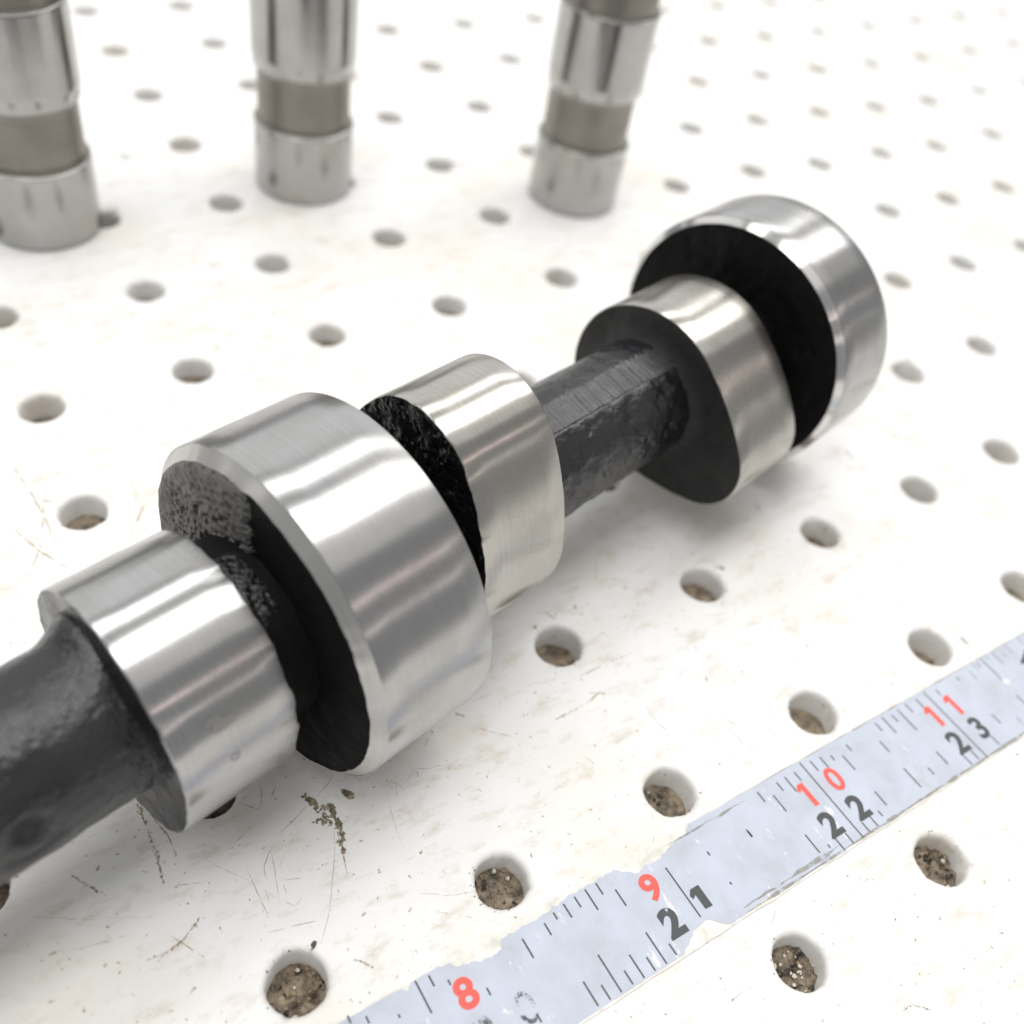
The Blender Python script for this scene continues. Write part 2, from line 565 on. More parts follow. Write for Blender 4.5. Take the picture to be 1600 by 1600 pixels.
def journal(s_face, s_cyl, s_end, r_face, r_cyl, rag, first):
    pr = [r_cyl] * NS
    o, e0, e1 = band('bearing_journal', s_cyl, s_end, pr, M_steel, cs, 0.0, 0.0, bev=0.005)
    # chamfer ring
    ef = [s_face + rag * fn(math.cos(t) * 3, math.sin(t) * 3, s_face, 3, 4) for t in TH]
    rf = [r_face + rag * 1.2 * fn(math.cos(t) * 3, math.sin(t) * 3, s_face + 7, 3, 4) for t in TH]
    if first:      # little notch in the rim where the two mould halves meet
        for k, t in enumerate(TH):
            a = math.degrees(t)
            if 84 < a < 96:
                rf[k] += 0.016 * max(0, 1 - abs(a - 91) / 5)
    V, U = [], []
    for f in (0, .5, 1):
        for k in range(NS + 1):
            q = k % NS
            x = ef[q] * (1 - f) + (s_cyl + .001) * f
            r = rf[q] * (1 - f) + (r_cyl - .004) * f
            V.append((x, r * math.cos(TH[q]), RJ + r * math.sin(TH[q])))
            U.append((k / NS * 4, f * .06))
    link('chamfer_ring', V, grid_faces(3, NS + 1, False), M_cham if first else M_chambright, o, uv=U)
    if first:
        def rel(rr, t, y, z):
            a = math.degrees(t)
            a = a - 360 if a > 180 else a
            if -80 < a < 87.5 + 2.5 * noise.noise(Vector(((1 - rr) / 0.555 * 9, 1, 2))):
                v = noise.noise(Vector((y * 26, z * 26, 1.0)))
                w = noise.noise(Vector((y * 60, z * 44, 3.0)))
                g = min(1.0, max(0.0, (0.98 - rr) / 0.2))
                return 0.014 + g * (-0.030 * max(0, v - 0.05) - 0.022 * max(0, w - 0.05))
            return -0.004

        def mf(f, t):
            a = math.degrees(t)
            a = a - 360 if a > 180 else a
            return 1 if -80 < a < 87.5 + 2.5 * noise.noise(Vector((f * 9, 1, 2))) else 0
        side('side_face', ef, rf, -1, [M_castblack, M_castgrey], o, 0.34, nr=70, amp=0.004, bev=0, relief=rel, mat_fn=mf)
        side('side_face', e1, pr, 1, M_castface, o, 0.34)
    else:
        side('side_face', ef, rf, -1, M_castblack, o, 0.34, amp=0.006, bev=0, relief=pits(5, 16, 0.2))
        side('side_face', e1, pr, 1, M_castface, o, 0.05, amp=0.002, fillet=0.0001)
    return o


journal(0.144, 0.190, 0.773, 0.763, 0.82, 0.004, True)
journal(3.672, 3.712, 4.207, 0.782, 0.822, 0.0015, False)


def build_shaft():
    V = []
    ss = np.concatenate([np.arange(-3.4, 4.15, 0.022)])
    nt_ = 160
    for s in ss:
        r0 = RS
        if -0.1 < s < 0.2 or 0.7 < s < 1.05 or 3.38 < s < 3.75:
            r0 = 0.43 if s < 0.5 else 0.38
        for k in range(nt_):
            t = 2 * math.pi * k / nt_
            a = math.degrees(t)
            y, z = math.cos(t), math.sin(t)
            r = r0 + 0.006 * fn(s * 2.0, y * 1.0, z * 1.0, 1.5, 3) + 0.003 * fn(s, y * .35, z * .35, 14, 3)
            # rough lower flank of the middle section, with hollows
            if 1.4 < s < 2.95 and 113 < a < 260:
                g = min(1, (a - 113) / 8)
                v = noise.noise(Vector((s * 9, y * 3.4, z * 3.4)))
                r -= g * 0.026 * max(0, v - 0.18)
                r += g * 0.006 * fn(s, y * .35, z * .35, 38, 2)
            # casting web that climbs to the near lobe
            if -0.9 < s < -0.5:
                r += 0.09 * math.exp(-((a - 60) / 34) ** 2) * math.exp(-((s + 0.545) / 0.09) ** 2)
            # round cast mark
            ds, da = (s + 1.03), (t - math.radians(174)) * RS
            q = math.hypot(ds, da)
            r += 0.020 * math.exp(-(q / 0.045) ** 2) - 0.022 * math.exp(-((q - 0.085) / 0.028) ** 2)
            # flat ground along the parting line
            if 1.4 < s < 2.9:
                da = abs((a - 102))
                if da < 12.5:
                    r = min(r, (RS - 0.004) * math.cos(math.radians(12)) / math.cos(math.radians(a - 102)) - 0.003)
            V.append((s, r * y, RJ + r * z))
    return V, grid_faces(len(ss), nt_, True)


Vs, Fs = build_shaft()
FMs = []
for s in np.arange(-3.4, 4.15, 0.022)[:-1]:
    gap = -0.1 < s < 0.2 or 0.7 < s < 1.05 or 3.38 < s < 3.75
    FMs += [(2 if s < 0.09 and 78 < k * 2.25 < 122 + 14 * noise.noise(Vector((s * 30, 0, 0))) else 1) if gap else 0 for k in range(160)]
link('shaft', Vs, Fs, [M_cast, M_castblack, M_castwet], cs, face_mat=FMs)
# milled flat with its chatter ridges
V, F = [], []
ss = np.arange(1.50, 2.83, 0.0045)
hm = math.radians(102)
nrm = (math.cos(hm), math.sin(hm))
tan = (-math.sin(hm), math.cos(hm))
for s in ss:
    ph = (s / 0.031 + 0.9 * noise.noise(Vector((s * 7, 2, 0)))) % 1.0
    fade = 1.0 if s < 2.55 else max(0.0, 1 - (s - 2.55) / 0.08)
    h = 0.0040 * (1 - ph) ** 2 * fade * (0.8 + 0.9 * noise.noise(Vector((s * 22, 8, 0))))
    wl = 0.072 + 0.006 * noise.noise(Vector((s * 14, 0, 0))) + (0.012 if s > 2.6 else 0)
    wr = 0.074 + 0.010 * noise.noise(Vector((s * 18, 4, 0)))
    for w in (-wr * 1.04, -wr, -0.02, 0.02, wl, wl * 1.04):
        edge = abs(w) > 0.07 and w in (-wr * 1.04, wl * 1.04)
        rr = RS * 0.974 + 0.004 + h - (0.02 if edge else 0)
        V.append((s, rr * nrm[0] + w * tan[0], RJ + rr * nrm[1] + w * tan[1]))
link('parting_flat', V, grid_faces(len(ss), 6, False), M_facet, cs, smooth=False)

# dried oil marks on the near lobe
M_mark = mat_simple('dried_oil', (0.36, 0.35, 0.33), 0.42)
M_mark.node_tree.nodes['Principled BSDF'].inputs['Metallic'].default_value = 1.0


def on_cyl(x, y, r):
    d = ray(x, y)
    o = CAM - (AX0 + UP * RJ)
    dp, op = np.array([d @ NN, d @ UP]), np.array([o @ NN, o @ UP])
    a, b, c = dp @ dp, 2 * dp @ op, op @ op - r * r
    t = (-b - math.sqrt(b * b - 4 * a * c)) / 2 / a
    P = o + t * d
    return P @ AX, math.atan2(P @ UP, P @ NN)


lobe_near = [o for o in cs.children if o.name.startswith('cam_lobe')][0]
prof_near = lobe_profile(*LOBES[0][2:7])
for mx, my, ws, wt, ring in ((352, 1132, 0.050, 0.030, False), (335, 1128, 0.035, 0.018, False), (372, 1186, 0.022, 0.024, True)):
    s_c, t_c = on_cyl(mx, my, 0.55)
    V = []
    n = 26
    for f in ((0.55, 1.0) if ring else (0.02, 1.0)):
        for k in range(n):
            t = 2 * math.pi * k / n
            q = f * (1 + 0.35 * noise.noise(Vector((math.cos(t) * 1.5 + mx, math.sin(t) * 1.5, my))))
            ss_, tt = s_c + ws * q * math.cos(t), t_c + wt * q * math.sin(t) / 0.55
            rr = np.interp(tt % (2 * math.pi), TH, prof_near) + 0.0012
            V.append((ss_, rr * math.cos(tt), RJ + rr * math.sin(tt)))
    link('oil_mark', V, grid_faces(2, n, True), M_mark, lobe_near)

# ------------------------------------------------------------------ valve lifters
LIFT_PROFILE = [  # height, radius, material (0 steel, 1 dull groove)
    ('foot', 0, [(0.0, 0.385), (0.008, 0.400), (0.02, 0.404), (0.569, 0.404), (0.573, 0.402), (0.575, 0.388)]),
    ('oil_groove', 1, [(0.5745, 0.390), (0.585, 0.374), (0.64, 0.370), (0.97, 0.370), (1.00, 0.374), (1.025, 0.388)]),
    ('body', 0, [(1.02, 0.388), (1.03, 0.397), (1.10, 0.399), (1.115, 0.408), (1.672, 0.408), (1.676, 0.406), (1.678, 0.392)]),
    ('upper_groove', 1, [(1.678, 0.392), (1.70, 0.378), (1.92, 0.378), (1.94, 0.392)]),
    ('rim', 0, [(1.938, 0.392), (1.95, 0.404), (2.26, 0.404), (2.28, 0.392), (2.28, 0.30), (2.16, 0.29), (2.16, 0.0)]),
]


def build_lifter():
    root = empty('valve_lifter', (0, 0, 0))
    ns = 96
    for nm, mi, prof in LIFT_PROFILE:
        # refine long straight runs
        pts = []
        for (h0, r0), (h1, r1) in zip(prof[:-1], prof[1:]):
            pts.append((h0, r0))
            if h1 - h0 > 0.2:
                pts += [(h0 + (h1 - h0) * f, r0 + (r1 - r0) * f) for f in (.03, .5, .97)]
        pts.append(prof[-1])
        V, U = [], []
        for h, r in pts:
            for k in range(ns + 1):
                t = 2 * math.pi * k / ns
                V.append((r * math.cos(t), r * math.sin(t), h))
                U.append((k / ns * 3, h))
        F = grid_faces(len(pts), ns + 1, False)
        link(nm, V, F, [M_lift, M_liftdark][mi], root, uv=U)
    return root


lift0 = build_lifter()
LIFTS = [((0.580, 6.035), 0.4, 'steel valve lifter whose foot edges a peg hole, farthest from the end journal'),
         ((2.705, 6.080), 2.1, 'steel valve lifter standing between two others on the white pegboard'),
         ((4.938, 5.190), 4.0, 'steel valve lifter standing beside the end journal of the camshaft')]
parts0 = list(lift0.children)
for k, (xy, rz, lab) in enumerate(LIFTS):
    o = lift0 if k == 0 else lift0.copy()
    if k:
        col.objects.link(o)
        for ch in parts0:
            c = ch.copy()
            col.objects.link(c)
            c.parent = o
    o.location = (xy[0] * IN, xy[1] * IN, 0.001 * IN)
    o.rotation_euler = (0, 0, rz)
    tag(o, lab, 'valve lifter', 'valve lifters standing on the pegboard')

# ------------------------------------------------------------------ adhesive measuring tape
tape = empty('measuring_tape', (2.5, -0.458, 0))
tag(tape, 'worn pale blue adhesive measuring tape with red and black inch numbers', 'measuring tape')
TX, TY = 2.5, -0.458


def tl(p, z=0.0):
    return (p[0] - TX, p[1] - TY, z)


def slab(name, outline, z0, z1, mat, parent, origin=(0, 0)):
    n = len(outline)
    V = [(x - origin[0], y - origin[1], z0) for x, y in outline] + [(x - origin[0], y - origin[1], z1) for x, y in outline]
    F = [tuple(range(n, 2 * n))] + [(i, (i + 1) % n, n + (i + 1) % n, n + i) for i in range(n)]
    return link(name, V, F, mat, parent, smooth=False)


def edge_line(x0, x1, y, amp, step, seed):
    n = max(2, int((x1 - x0) / step))
    return [(x0 + (x1 - x0) * k / n, y + amp * fn(x0 + (x1 - x0) * k / n, seed, 0, 5, 4)) for k in range(n + 1)]


low = edge_line(-2.2, 9.0, -0.704, 0.006, 0.03, 2.0)
high = edge_line(-2.2, 9.0, -0.205, 0.005, 0.03, 8.0)
slab('backing_strip', low + high[::-1], 0.0012, 0.007, M_tapewhite, tape, (TX, TY))
# printed film: ragged where it has flaked off along the edges
up_px = [(524, 1597), (543, 1578), (594, 1558), (626, 1546), (636, 1550), (646, 1531), (675, 1516), (703, 1507), (711, 1510), (732, 1507), (770, 1495),
         (783, 1484), (782, 1469), (796, 1461), (838, 1437), (860, 1422), (888, 1401), (958, 1361), (977, 1363), (998, 1365), (1007, 1354),
         (1028, 1345), (1044, 1325), (1072, 1302)]
up_b = [tuple(onboard(*p)) for p in up_px]
up_f = []
for a, b in zip(up_b[:-1], up_b[1:]):
    n = max(1, int(math.hypot(b[0] - a[0], b[1] - a[1]) / 0.012))
    for k in range(n):
        f = k / n
        x, y = a[0] + (b[0] - a[0]) * f, a[1] + (b[1] - a[1]) * f
        up_f.append((x, min(-0.212, y + 0.012 * fn(x, 3.0, 1.0, 30, 3))))
lo_px = [(960, 1600), (1020, 1551), (1068, 1496), (1084, 1455), (1104, 1437), (1128, 1444), (1146, 1444), (1170, 1425), (1192, 1407), (1240, 1387), (1280, 1360)]
lo_b = [tuple(onboard(*p)) for p in lo_px]
lo_f = []
for a, b in zip(lo_b[:-1], lo_b[1:]):
    n = max(1, int(math.hypot(b[0] - a[0], b[1] - a[1]) / 0.012))
    for k in range(n):
        f = k / n
        x, y = a[0] + (b[0] - a[0]) * f, a[1] + (b[1] - a[1]) * f
        lo_f.append((x, max(-0.694, y + 0.010 * fn(x, 7.0, 1.0, 30, 3))))
hi_right = [(x, y - 0.006) for x, y in edge_line(up_f[-1][0] + .05, 8.98, -0.206, 0.005, 0.03, 8.0)]
lo_left = [(x, y + 0.008) for x, y in edge_line(-2.18, lo_f[0][0] - .04, -0.702, 0.006, 0.03, 2.0)]
lo_right = [(x, y + 0.010) for x, y in edge_line(lo_f[-1][0] + .04, 8.98, -0.702, 0.012, 0.02, 2.0)]
hi_left = [(-2.18, -0.24)] + [(x, y - 0.012) for x, y in edge_line(-2.1, up_f[0][0] - .05, -0.24, 0.03, 0.03, 5.0)]
outline = lo_left + lo_f + lo_right + hi_right[::-1] + up_f[::-1] + hi_left[::-1]
me_film = slab('printed_film', outline, 0.0072, 0.0088, M_film, tape, (TX, TY))
ZP = 0.0094


def quad_line(name, a, b, w, mat, parent, z=ZP):
    a, b = np.array(a), np.array(b)
    d = (b - a) / np.linalg.norm(b - a)
    nrm2 = np.array([-d[1], d[0]]) * w / 2
    pts = [a - nrm2, b - nrm2, b + nrm2, a + nrm2]
    return link(name, [tl(p, z) for p in pts], [(0, 1, 2, 3)], mat, parent, smooth=False)


ticks = []


def addt(ox, oy, sc, rows):
    for a, b, c, d in rows:
        ticks.append((onboard(ox + a / sc, oy + b / sc), onboard(ox + c / sc, oy + d / sc)))


addt(820, 1300, 4.444, [(130, 640, 185, 720), (195, 565, 225, 612), (265, 505, 325, 600), (340, 455, 388, 528), (412, 405, 508, 545),
                        (490, 360, 540, 440), (625, 405, 702, 518), (400, 1045, 510, 1212), (525, 1068, 595, 1168), (500, 860, 675, 1115),
                        (685, 968, 750, 1062), (720, 858, 830, 1018), (840, 875, 905, 968), (835, 703, 985, 920), (998, 780, 1050, 860),
                        (1420, 352, 1432, 372), (1265, 140, 1280, 170), (1548, 0, 1575, 40)])
addt(520, 1380, 4.706, [(600, 725, 730, 960), (700, 685, 748, 762), (845, 715, 865, 755), (1130, 775, 1160, 830), (1390, 415, 1475, 555),
                        (105, 980, 135, 1035), (240, 985, 270, 1035), (480, 970, 495, 995), (1500, 965, 1530, 1030)])
addt(1000, 1000, 2.667, [(485, 637, 520, 678), (553, 650, 607, 718), (565, 598, 597, 632), (600, 575, 650, 635), (640, 555, 670, 590),
                         (705, 508, 742, 548), (745, 492, 785, 535), (790, 485, 810, 505), (840, 485, 895, 545), (855, 440, 880, 465),
                         (995, 425, 1038, 470), (975, 350, 1008, 382), (1005, 325, 1065, 392), (1045, 315, 1073, 345), (1070, 292, 1150, 380),
                         (1100, 270, 1135, 305), (1145, 250, 1185, 290), (685, 815, 747, 890), (780, 855, 790, 870), (808, 828, 852, 880),
                         (852, 808, 888, 850), (920, 765, 957, 802), (945, 730, 990, 778), (990, 715, 1008, 738), (975, 635, 1025, 692),
                         (1097, 538, 1168, 618), (1232, 468, 1280, 522), (1198, 535, 1222, 565), (1335, 480, 1385, 522), (1375, 465, 1410, 500),
                         (440, 793, 465, 825)])
addt(1300, 960, 5.333, [(1235, 375, 1410, 555), (1030, 530, 1060, 560), (1190, 400, 1230, 450), (860, 635, 900, 680), (1325, 840, 1400, 915),
                        (1530, 680, 1600, 750), (1310, 1015, 1390, 1090)])
for a, b in ticks:
    xm = (a[0] + b[0]) / 2
    quad_line('tick_mark', (xm, a[1]), (xm, b[1]), 0.0085, M_tick, tape)
known = [((a[0] + b[0]) / 2, max(a[1], b[1]) > -0.4) for a, b in ticks]
M_tickfaint = mat_print('faint_tick_ink', (0.10, 0.11, 0.13), 0.42, 0.60, 420)
for k in range(54, 78):
    x = 0.700 + k / 16
    ln = 0.13 if k % 4 == 0 else 0.09 if k % 2 == 0 else 0.06
    for top in (True, False):
        if k % 16 == 0 or any(t == top and abs(x - xx) < 0.025 for xx, t in known):
            continue
        if not top and k % 2 and k < 62:
            continue
        quad_line('tick_mark', (x, -0.222 if top else -0.69), (x, (-0.222 - ln) if top else (-0.69 + ln)), 0.006, M_tickfaint, tape)
for x, y0, y1 in ((1.700, -0.335, -0.60), (2.700, -0.222, -0.695), (3.695, -0.222, -0.695), (4.69, -0.225, -0.69)):
    quad_line('inch_line', (x, y0), (x, y1), 0.008, M_tick, tape, ZP + .0003)


def numeral_one(x, y, h, mat, st, cut=None):
    st *= h
    top, bot = y + h / 2, (y - h / 2 if cut is None else cut)
    r = x + st * 0.75
    l = r - st
    fl = 0.20 * h
    pts = [(l, bot + (0.02 * h if cut else 0)), (r, bot), (r, top), (l - fl * .25, top), (l - fl, top - fl * .9), (l - fl * .75, top - fl * 1.6), (l, top - fl * 1.15)]
    return slab('numeral', pts, ZP + .0002, ZP + .0006, mat, tape, (TX, TY))


def numeral(ch, x, y, h, mat, w=1.0, bold=0.012, cut=None):
    if ch == '1':
        return numeral_one(x, y, h, mat, 0.22 if mat is M_red else 0.30, cut)
    cu = bpy.data.curves.new('numeral', 'FONT')
    cu.body = ch
    cu.size = 1.0
    cu.offset = bold
    cu.fill_mode = 'FRONT'
    tmp = bpy.data.objects.new('numeral_tmp', cu)
    me = bpy.data.meshes.new_from_object(tmp)
    bpy.data.objects.remove(tmp)
    bpy.data.curves.remove(cu)
    co = np.array([v.co[:] for v in me.vertices])
    lo, hi = co.min(0), co.max(0)
    s = h / (hi[1] - lo[1])
    ctr = (lo + hi) / 2
    for v in me.vertices:
        px = (v.co.x - ctr[0]) * s * w
        py = (v.co.y - ctr[1]) * s
        v.co = ((px + x - TX) * IN, (py + y - TY) * IN, (ZP + 0.0006) * IN)
    me.name = 'numeral'
    me.materials.clear()
    me.materials.append(mat)
    if cut is not None:
        bm = bmesh.new()
        bm.from_mesh(me)
        bmesh.ops.bisect_plane(bm, geom=bm.verts[:] + bm.edges[:] + bm.faces[:], plane_co=(0, (cut - TY) * IN, 0),
                               plane_no=(0, 1, 0), clear_inner=True)
        bm.to_mesh(me)
        bm.free()
    o = bpy.data.objects.new('numeral', me)
    col.objects.link(o)
    o.parent = tape
    return o


numeral('8', 0.592, -0.362, 0.135, M_red, 1.05, 0.035)
numeral('2', 0.594, -0.535, 0.135, M_blackworn, 1.0, 0.03)
numeral('0', 0.785, -0.535, 0.135, M_blackworn, 1.0, 0.0)
numeral('9', 1.578, -0.378, 0.135, M_red, 1.05, 0.035)
numeral('2', 1.565, -0.553, 0.140, M_black, 1.05, 0.05)
numeral('1', 1.755, -0.545, 0.140, M_black, 1.2, 0.035, cut=-0.585)
numeral('1', 2.606, -0.381, 0.135, M_red, 1.0, 0.025)
numeral('0', 2.803, -0.381, 0.135, M_red, 1.0, 0.025)
numeral('2', 2.598, -0.556, 0.138, M_black, 1.05, 0.04)
numeral('2', 2.800, -0.556, 0.138, M_black, 1.05, 0.04)
numeral('1', 3.622, -0.368, 0.135, M_red, 1.0, 0.025)
numeral('1', 3.790, -0.368, 0.135, M_red, 1.0, 0.025)
numeral('2', 3.612, -0.545, 0.138, M_black, 1.05, 0.03)
numeral('3', 3.808, -0.540, 0.138, M_black, 1.0, 0.03)
slab('printed_arrow', [(4.425, -0.36), (4.55, -0.30), (4.55, -0.42)], ZP, ZP + .0003, M_black, tape, (TX, TY))


def edge_dirt_shade(xa, xb, y, w, amp, seed):  # edge grime plus the tape's thin edge shadow, painted as one dark strip
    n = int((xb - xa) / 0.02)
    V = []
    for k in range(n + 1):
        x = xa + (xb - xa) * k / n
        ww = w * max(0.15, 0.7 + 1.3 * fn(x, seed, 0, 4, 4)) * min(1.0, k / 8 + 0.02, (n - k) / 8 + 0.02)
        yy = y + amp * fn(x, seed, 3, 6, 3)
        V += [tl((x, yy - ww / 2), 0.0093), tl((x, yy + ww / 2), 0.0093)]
    link('grimy_shaded_edge', V, grid_faces(n + 1, 2, False), M_edge, tape, smooth=False)


edge_dirt_shade(1.9, 6.0, -0.690, 0.018, 0.004, 1.0)
edge_dirt_shade(2.2, 6.0, -0.212, 0.007, 0.002, 4.0)
edge_dirt_shade(1.9, 2.6, -0.665, 0.020, 0.012, 6.0)
edge_dirt_shade(1.75, 2.3, -0.25, 0.012, 0.012, 9.0)


# loose crumbs in the gritty holes and flecks round the rims
def blob(V, F, FM, x, y, z, r, mi, rnd):
    base = len(V)
    for lat in (-0.5, 0.5):
        for k in range(5):
            t = 2 * math.pi * (k + rnd.random() * .5) / 5
            q = r * rnd.uniform(.6, 1.1)
            V.append((x + q * math.cos(t), y + q * math.sin(t), z + lat * r))
    V.append((x, y, z + r * rnd.uniform(.8, 1.1)))
    for k in range(5):
        n = (k + 1) % 5
        F += [(base + k, base + n, base + 5 + n, base + 5 + k), (base + 5 + k, base + 5 + n, base + 10)]
        FM += [mi, mi]


V, F, FM = [], [], []
rnd = random.Random(5)
for (i, j, c, rad) in NEAR_HOLES:
    n = {(0, 0): 34, (1, 0): 26, (3, -1): 40, (2, -1): 34}.get((i, j), 4)
    dep = {(0, 0): -0.15, (1, 0): -0.135, (2, 0): -0.165, (3, 0): -0.175, (3, -1): -0.12, (2, -1): -0.135, (2, 1): -0.175}.get((i, j), -0.18)
    for k in range(n):
        q = rad * 0.95 * math.sqrt(rnd.random())
        t = rnd.uniform(0, 2 * math.pi)
        mi = 1 if (i, j) == (2, -1) and rnd.random() < .55 else rnd.choice((0, 0, 0, 0, 2, 2, 2, 2, 1) if (i, j) != (2, -1) else (0, 2))
        blob(V, F, FM, c[0] + q * math.cos(t), c[1] + q * math.sin(t), dep + rnd.uniform(0, .012), rnd.uniform(.004, .016), mi, rnd)
    if i < 5 and j < 3:
        t0 = rnd.uniform(0, 6.28)
        for k in range(rnd.randint(2, 9) + (10 if (i, j) in ((0, 0), (1, 0)) else 0)):
            t = t0 + rnd.gauss(0, .8)
            q = rad + rnd.uniform(.002, .03)
            zz_ = -0.012 if q - rad < 0.012 else -0.002
            blob(V, F, FM, c[0] + q * math.cos(t), c[1] + q * math.sin(t), zz_, rnd.uniform(.0015, .005), 0, rnd)
tag(link('loose_crumbs', V, F, [mat_simple('dark_crumb', (0.035, 0.028, 0.02), 0.3), mat_simple('pale_crumb', (0.62, 0.58, 0.5), 0.6),
                                mat_simple('tan_crumb', (0.26, 0.19, 0.12), 0.55)], smooth=False, face_mat=FM),
    'loose crumbs of grit in and around the peg holes', 'grit', kind='stuff')

# ------------------------------------------------------------------ dirt, fibres and scratches on the board
def ribbon(V, F, pts, w, z=0.0022, jitter=0.0, taper=True):
    pts = [np.array(p, float) for p in pts]
    # resample
    out = []
    for a, b in zip(pts[:-1], pts[1:]):
        n = max(1, int(np.linalg.norm(b - a) / 0.02))
        for k in range(n):
            out.append(a + (b - a) * k / n)
    out.append(pts[-1])
    base = len(V)
    m = len(out)
    for i, p in enumerate(out):
        d = out[min(i + 1, m - 1)] - out[max(i - 1, 0)]
        d /= (np.linalg.norm(d) + 1e-9)
        nr2 = np.array([-d[1], d[0]])
        f = i / (m - 1) if m > 1 else 0
        ww = w * ((math.sin(math.pi * min(max(f, 0.04), 0.96))) ** 0.5 if taper else 1)
        ww *= 0.75 + 0.5 * random.random()
        p = p + nr2 * random.uniform(-jitter, jitter)
        V += [(p[0] - nr2[0] * ww / 2, p[1] - nr2[1] * ww / 2, z * .5), (p[0], p[1], z + ww * .12), (p[0] + nr2[0] * ww / 2, p[1] + nr2[1] * ww / 2, z * .5)]
    for i in range(m - 1):
        a = base + i * 3
        F += [(a, a + 1, a + 4, a + 3), (a + 1, a + 2, a + 5, a + 4)]


def px(rows):
    return [onboard(*p) for p in rows]


def zz(ox, oy, sc, rows):
    return [onboard(ox + a / sc, oy + b / sc) for a, b in rows]


Z4 = (380, 1180, 4.706)
V, F = [], []
for pts, w in ((zz(*Z4, [(670, 560), (675, 700), (660, 900), (635, 1150), (605, 1270), (570, 1390)]), 0.0045),
               (zz(*Z4, [(690, 560), (720, 650), (740, 750), (765, 880)]), 0.010),
               (zz(*Z4, [(225, 655), (190, 720), (155, 810), (160, 880), (172, 910)]), 0.0065),
               (zz(*Z4, [(470, 375), (380, 470), (270, 575)]), 0.006),
               (zz(*Z4, [(540, 300), (625, 210), (655, 150)]), 0.006),
               (zz(*Z4, [(1265, 105), (1225, 160), (1180, 215)]), 0.008),
               (zz(*Z4, [(1080, 190), (1140, 215), (1200, 270)]), 0.006),
               (zz(*Z4, [(120, 190), (135, 290), (132, 385)]), 0.006),
               (zz(*Z4, [(0, 365), (60, 380), (140, 410)]), 0.008),
               (zz(*Z4, [(1060, 290), (1090, 420), (1130, 560), (1190, 690)]), 0.003),
               (zz(*Z4, [(1270, 98), (1360, 100), (1450, 75)]), 0.004),
               (zz(*Z4, [(20, 820), (90, 980), (160, 1130), (185, 1200)]), 0.0055),
               (zz(*Z4, [(210, 720), (240, 900), (270, 1110)]), 0.0045),
               (zz(*Z4, [(150, 990), (260, 1060), (385, 1110)]), 0.0035),
               (zz(*Z4, [(385, 1110), (430, 1050)]), 0.0035),
               (zz(*Z4, [(300, 920), (430, 905)]), 0.004),
               (zz(*Z4, [(295, 950), (320, 1020)]), 0.005),
               (zz(*Z4, [(160, 980), (195, 1085)]), 0.005)):
    ribbon(V, F, pts, w * 0.7, jitter=0.0015)
tag(link('fibre_litter', V, F, M_fibre, smooth=False), 'fine dark hairs and fibres lying on the pegboard', 'fibres', kind='stuff')

V, F = [], []
G = [([(214, 1253), (228, 1290), (243, 1330), (256, 1382)], 0.016), ([(240, 1280), (262, 1305), (276, 1338)], 0.008),
     ([(112, 1368), (140, 1385), (166, 1399)], 0.012), ([(313, 1434), (285, 1470), (262, 1488), (245, 1503)], 0.010),
     ([(48, 1434), (140, 1436), (240, 1433)], 0.004), ([(262, 1488), (230, 1500)], 0.010),
     ([(322, 1343), (350, 1360), (390, 1375)], 0.004), ([(430, 1368), (468, 1290)], 0.003),
     ([(655, 1395), (700, 1400), (760, 1390)], 0.004), ([(553, 1500), (570, 1505), (583, 1512)], 0.008),
     ([(1330, 1390), (1360, 1372), (1400, 1395)], 0.006), ([(1410, 1580), (1425, 1570), (1455, 1578)], 0.012),
     ([(1265, 1400), (1310, 1450)], 0.003), ([(645, 1478), (646, 1500), (641, 1520)], 0.004),
     ([(852, 955), (868, 968)], 0.012), ([(1118, 885), (1132, 890)], 0.03), ([(838, 975), (834, 982)], 0.016),
     ([(712, 1115), (728, 1120)], 0.010), ([(1400, 885), (1440, 900)], 0.012), ([(1375, 668), (1420, 690)], 0.014),
     ([(1320, 705), (1335, 718)], 0.018), ([(1180, 785), (1188, 800)], 0.016), ([(1085, 1090), (1075, 1115)], 0.006)]
def flake(V, F, x, y, r, el, ang):
    base = len(V)
    n = 7
    V.append((x, y, 0.0022))
    for k in range(n):
        t = 2 * math.pi * k / n
        q = r * random.uniform(0.5, 1.25)
        a, b = q * el * math.cos(t), q * math.sin(t)
        V.append((x + a * math.cos(ang) - b * math.sin(ang), y + a * math.sin(ang) + b * math.cos(ang), 0.0008))
    for k in range(n):
        F.append((base, base + 1 + k, base + 1 + (k + 1) % n))


def trail(V, F, pts, w, dens=1.0):
    for a, b in zip(pts[:-1], pts[1:]):
        L = np.linalg.norm(b - a)
        ang = math.atan2(b[1] - a[1], b[0] - a[0])
        for k in range(max(2, int(L / w * 3.2 * dens))):
            p = a + (b - a) * random.random()
            g = random.gauss(0, 1) * w * .45
            flake(V, F, p[0] - math.sin(ang) * g, p[1] + math.cos(ang) * g, w * random.uniform(.12, .42), random.uniform(1, 3), ang + random.gauss(0, .3))


for p, w in G:
    ribbon(V, F, px(p), w * 0.38, jitter=0.003)
    if w > 0.007:
        trail(V, F, px(p), w * 0.75, 0.8)
for k in range(260):
    cxy = onboard(random.uniform(0, 1600), random.uniform(850, 1600))
    if not (-0.73 < cxy[1] < -0.19):
        flake(V, F, cxy[0], cxy[1], random.uniform(.0015, .005), random.uniform(1, 2.5), random.uniform(0, 3))
tag(link('grime_marks', V, F, M_grime, smooth=False), 'brown scuffs and grime marks on the pegboard', 'grime', kind='stuff')

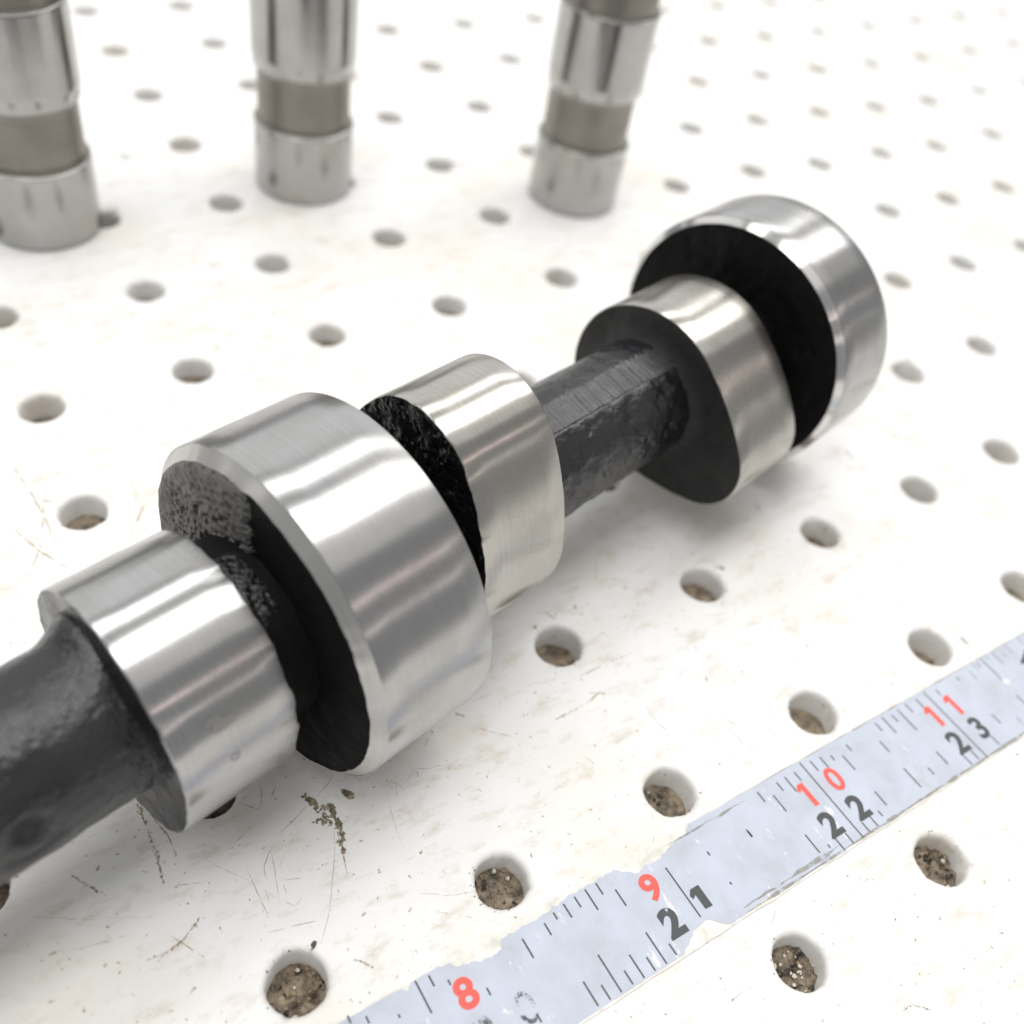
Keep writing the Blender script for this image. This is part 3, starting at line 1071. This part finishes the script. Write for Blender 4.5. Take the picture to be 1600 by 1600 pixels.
V, F = [], []
G = [([(15, 720), (60, 790), (90, 850)], 0.012), ([(70, 770), (65, 850), (45, 900)], 0.010), ([(15, 820), (60, 860), (115, 893)], 0.012),
     ([(60, 780), (85, 787)], 0.02), ([(225, 790), (205, 835)], 0.012), ([(880, 1070), (960, 1030), (985, 1022)], 0.008),
     ([(920, 1082), (950, 1084)], 0.01), ([(868, 1125), (915, 1100), (940, 1080)], 0.012), ([(1010, 1110), (1050, 1150)], 0.005),
     ([(1110, 1110), (1170, 1170)], 0.005), ([(60, 1500), (95, 1485)], 0.014), ([(1300, 1310), (1320, 1320)], 0.02),
     ([(640, 430), (660, 520)], 0.01), ([(1430, 650), (1380, 640)], 0.02), ([(900, 1170), (930, 1195)], 0.005)]
for p, w in G:
    ribbon(V, F, px(p), w, jitter=0.004)
for k in range(210):   # random fine scuffs
    x, y = random.uniform(-1.5, 6), random.uniform(-1.8, 6)
    L = random.uniform(0.04, 0.28)
    a = random.uniform(0, math.pi)
    c = random.uniform(-0.6, 0.6)
    ribbon(V, F, [(x, y), (x + L * .5 * math.cos(a), y + L * .5 * math.sin(a)), (x + L * math.cos(a + c * .08), y + L * math.sin(a + c * .08))],
           random.uniform(0.002, 0.006), jitter=0.001)
tag(link('pale_scuffs', V, F, M_grimelight, smooth=False), 'pale tan scuffs and scratches on the pegboard', 'scuffs', kind='stuff')


def lump(cx_, cy_, rx, ry, ang, h, seed, nr=7, ns=22):
    V = []
    for a in range(nr):
        f = a / (nr - 1)
        for k in range(ns):
            t = 2 * math.pi * k / ns
            r = f * (1 + 0.45 * noise.noise(Vector((math.cos(t) * 1.7 + seed, math.sin(t) * 1.7, seed))))
            x, y = r * rx * math.cos(t), r * ry * math.sin(t)
            z = h * (1 - f ** 2) * (0.7 + 0.9 * noise.noise(Vector((x * 60 + seed, y * 60, 2)))) + 0.001
            if a == nr - 1:
                z = 0.0006
            V.append((cx_ + x * math.cos(ang) - y * math.sin(ang), cy_ + x * math.sin(ang) + y * math.cos(ang), max(0.0006, z)))
    return V, grid_faces(nr, ns, True)


V, F = [], []
for (zx, zy, rx, ry, ang, h) in ((500, 335, .030, .014, -0.95, .012), (655, 395, .030, .010, -1.35, .012), (700, 490, .022, .010, -1.2, .010)):
    c = onboard(380 + zx / 4.706, 1180 + zy / 4.706)
    v, f = lump(c[0], c[1], rx, ry, ang, h, zx * .01)
    F += [tuple(i + len(V) for i in q) for q in f]
    V += v
for (za, zb, w, nn) in (((450, 300), (555, 385), 13, 26), ((640, 350), (690, 480), 12, 30), ((690, 470), (735, 640), 12, 34), ((560, 385), (650, 375), 8, 14),
                        ((560, 420), (650, 500), 14, 20), ((700, 620), (745, 720), 8, 14), ((540, 470), (600, 520), 14, 7)):
    for k in range(nn):
        f0 = random.random()
        zx = za[0] + (zb[0] - za[0]) * f0 + random.gauss(0, w)
        zy = za[1] + (zb[1] - za[1]) * f0 + random.gauss(0, w)
        c = onboard(380 + zx / 4.706, 1180 + zy / 4.706)
        v, f = lump(c[0], c[1], random.uniform(.004, .013), random.uniform(.003, .008), random.uniform(0, 3), random.uniform(.003, .010), random.random() * 9, 4, 9)
        F += [tuple(i + len(V) for i in q) for q in f]
        V += v
tag(link('dirt_clump', V, F, M_clump), 'ragged clump of olive brown dirt beside the large journal', 'dirt clump')
c = onboard(380 + 770 / 4.706, 1180 + 285 / 4.706)
v, f = lump(c[0], c[1], .034, .018, -1.0, .010, 4.4)
tag(link('dirt_crumb', v, f, M_clump), 'brown crumb lying in the shadow of the large journal', 'dirt crumb')
c = onboard(490, 1476)
v, f = lump(c[0], c[1], .016, .011, 0.9, .012, 1.4)
tag(link('dirt_crumb', v, f, M_hair), 'dark crumb on the rim of a gritty peg hole', 'dirt crumb')
a, b = onboard(1495, 990), onboard(1516, 1011)
c = (a + b) / 2
v, f = lump(c[0], c[1], np.linalg.norm(b - a) / 2, .012, math.atan2(b[1] - a[1], b[0] - a[0]), .008, 7.7)
tag(link('grey_sliver', v, f, M_smudge), 'small grey sliver lying between a peg hole and the tape', 'sliver')
V, F = [], []
ribbon(V, F, px([(672, 250), (700, 252), (730, 262)]), 0.06, jitter=0.01)
ribbon(V, F, px([(185, 240), (200, 250)]), 0.09, jitter=0.01)
tag(link('grey_smudge', V, F, M_smudge, smooth=False), 'faint grey smudges on the pegboard near the lifters', 'smudge', kind='stuff')
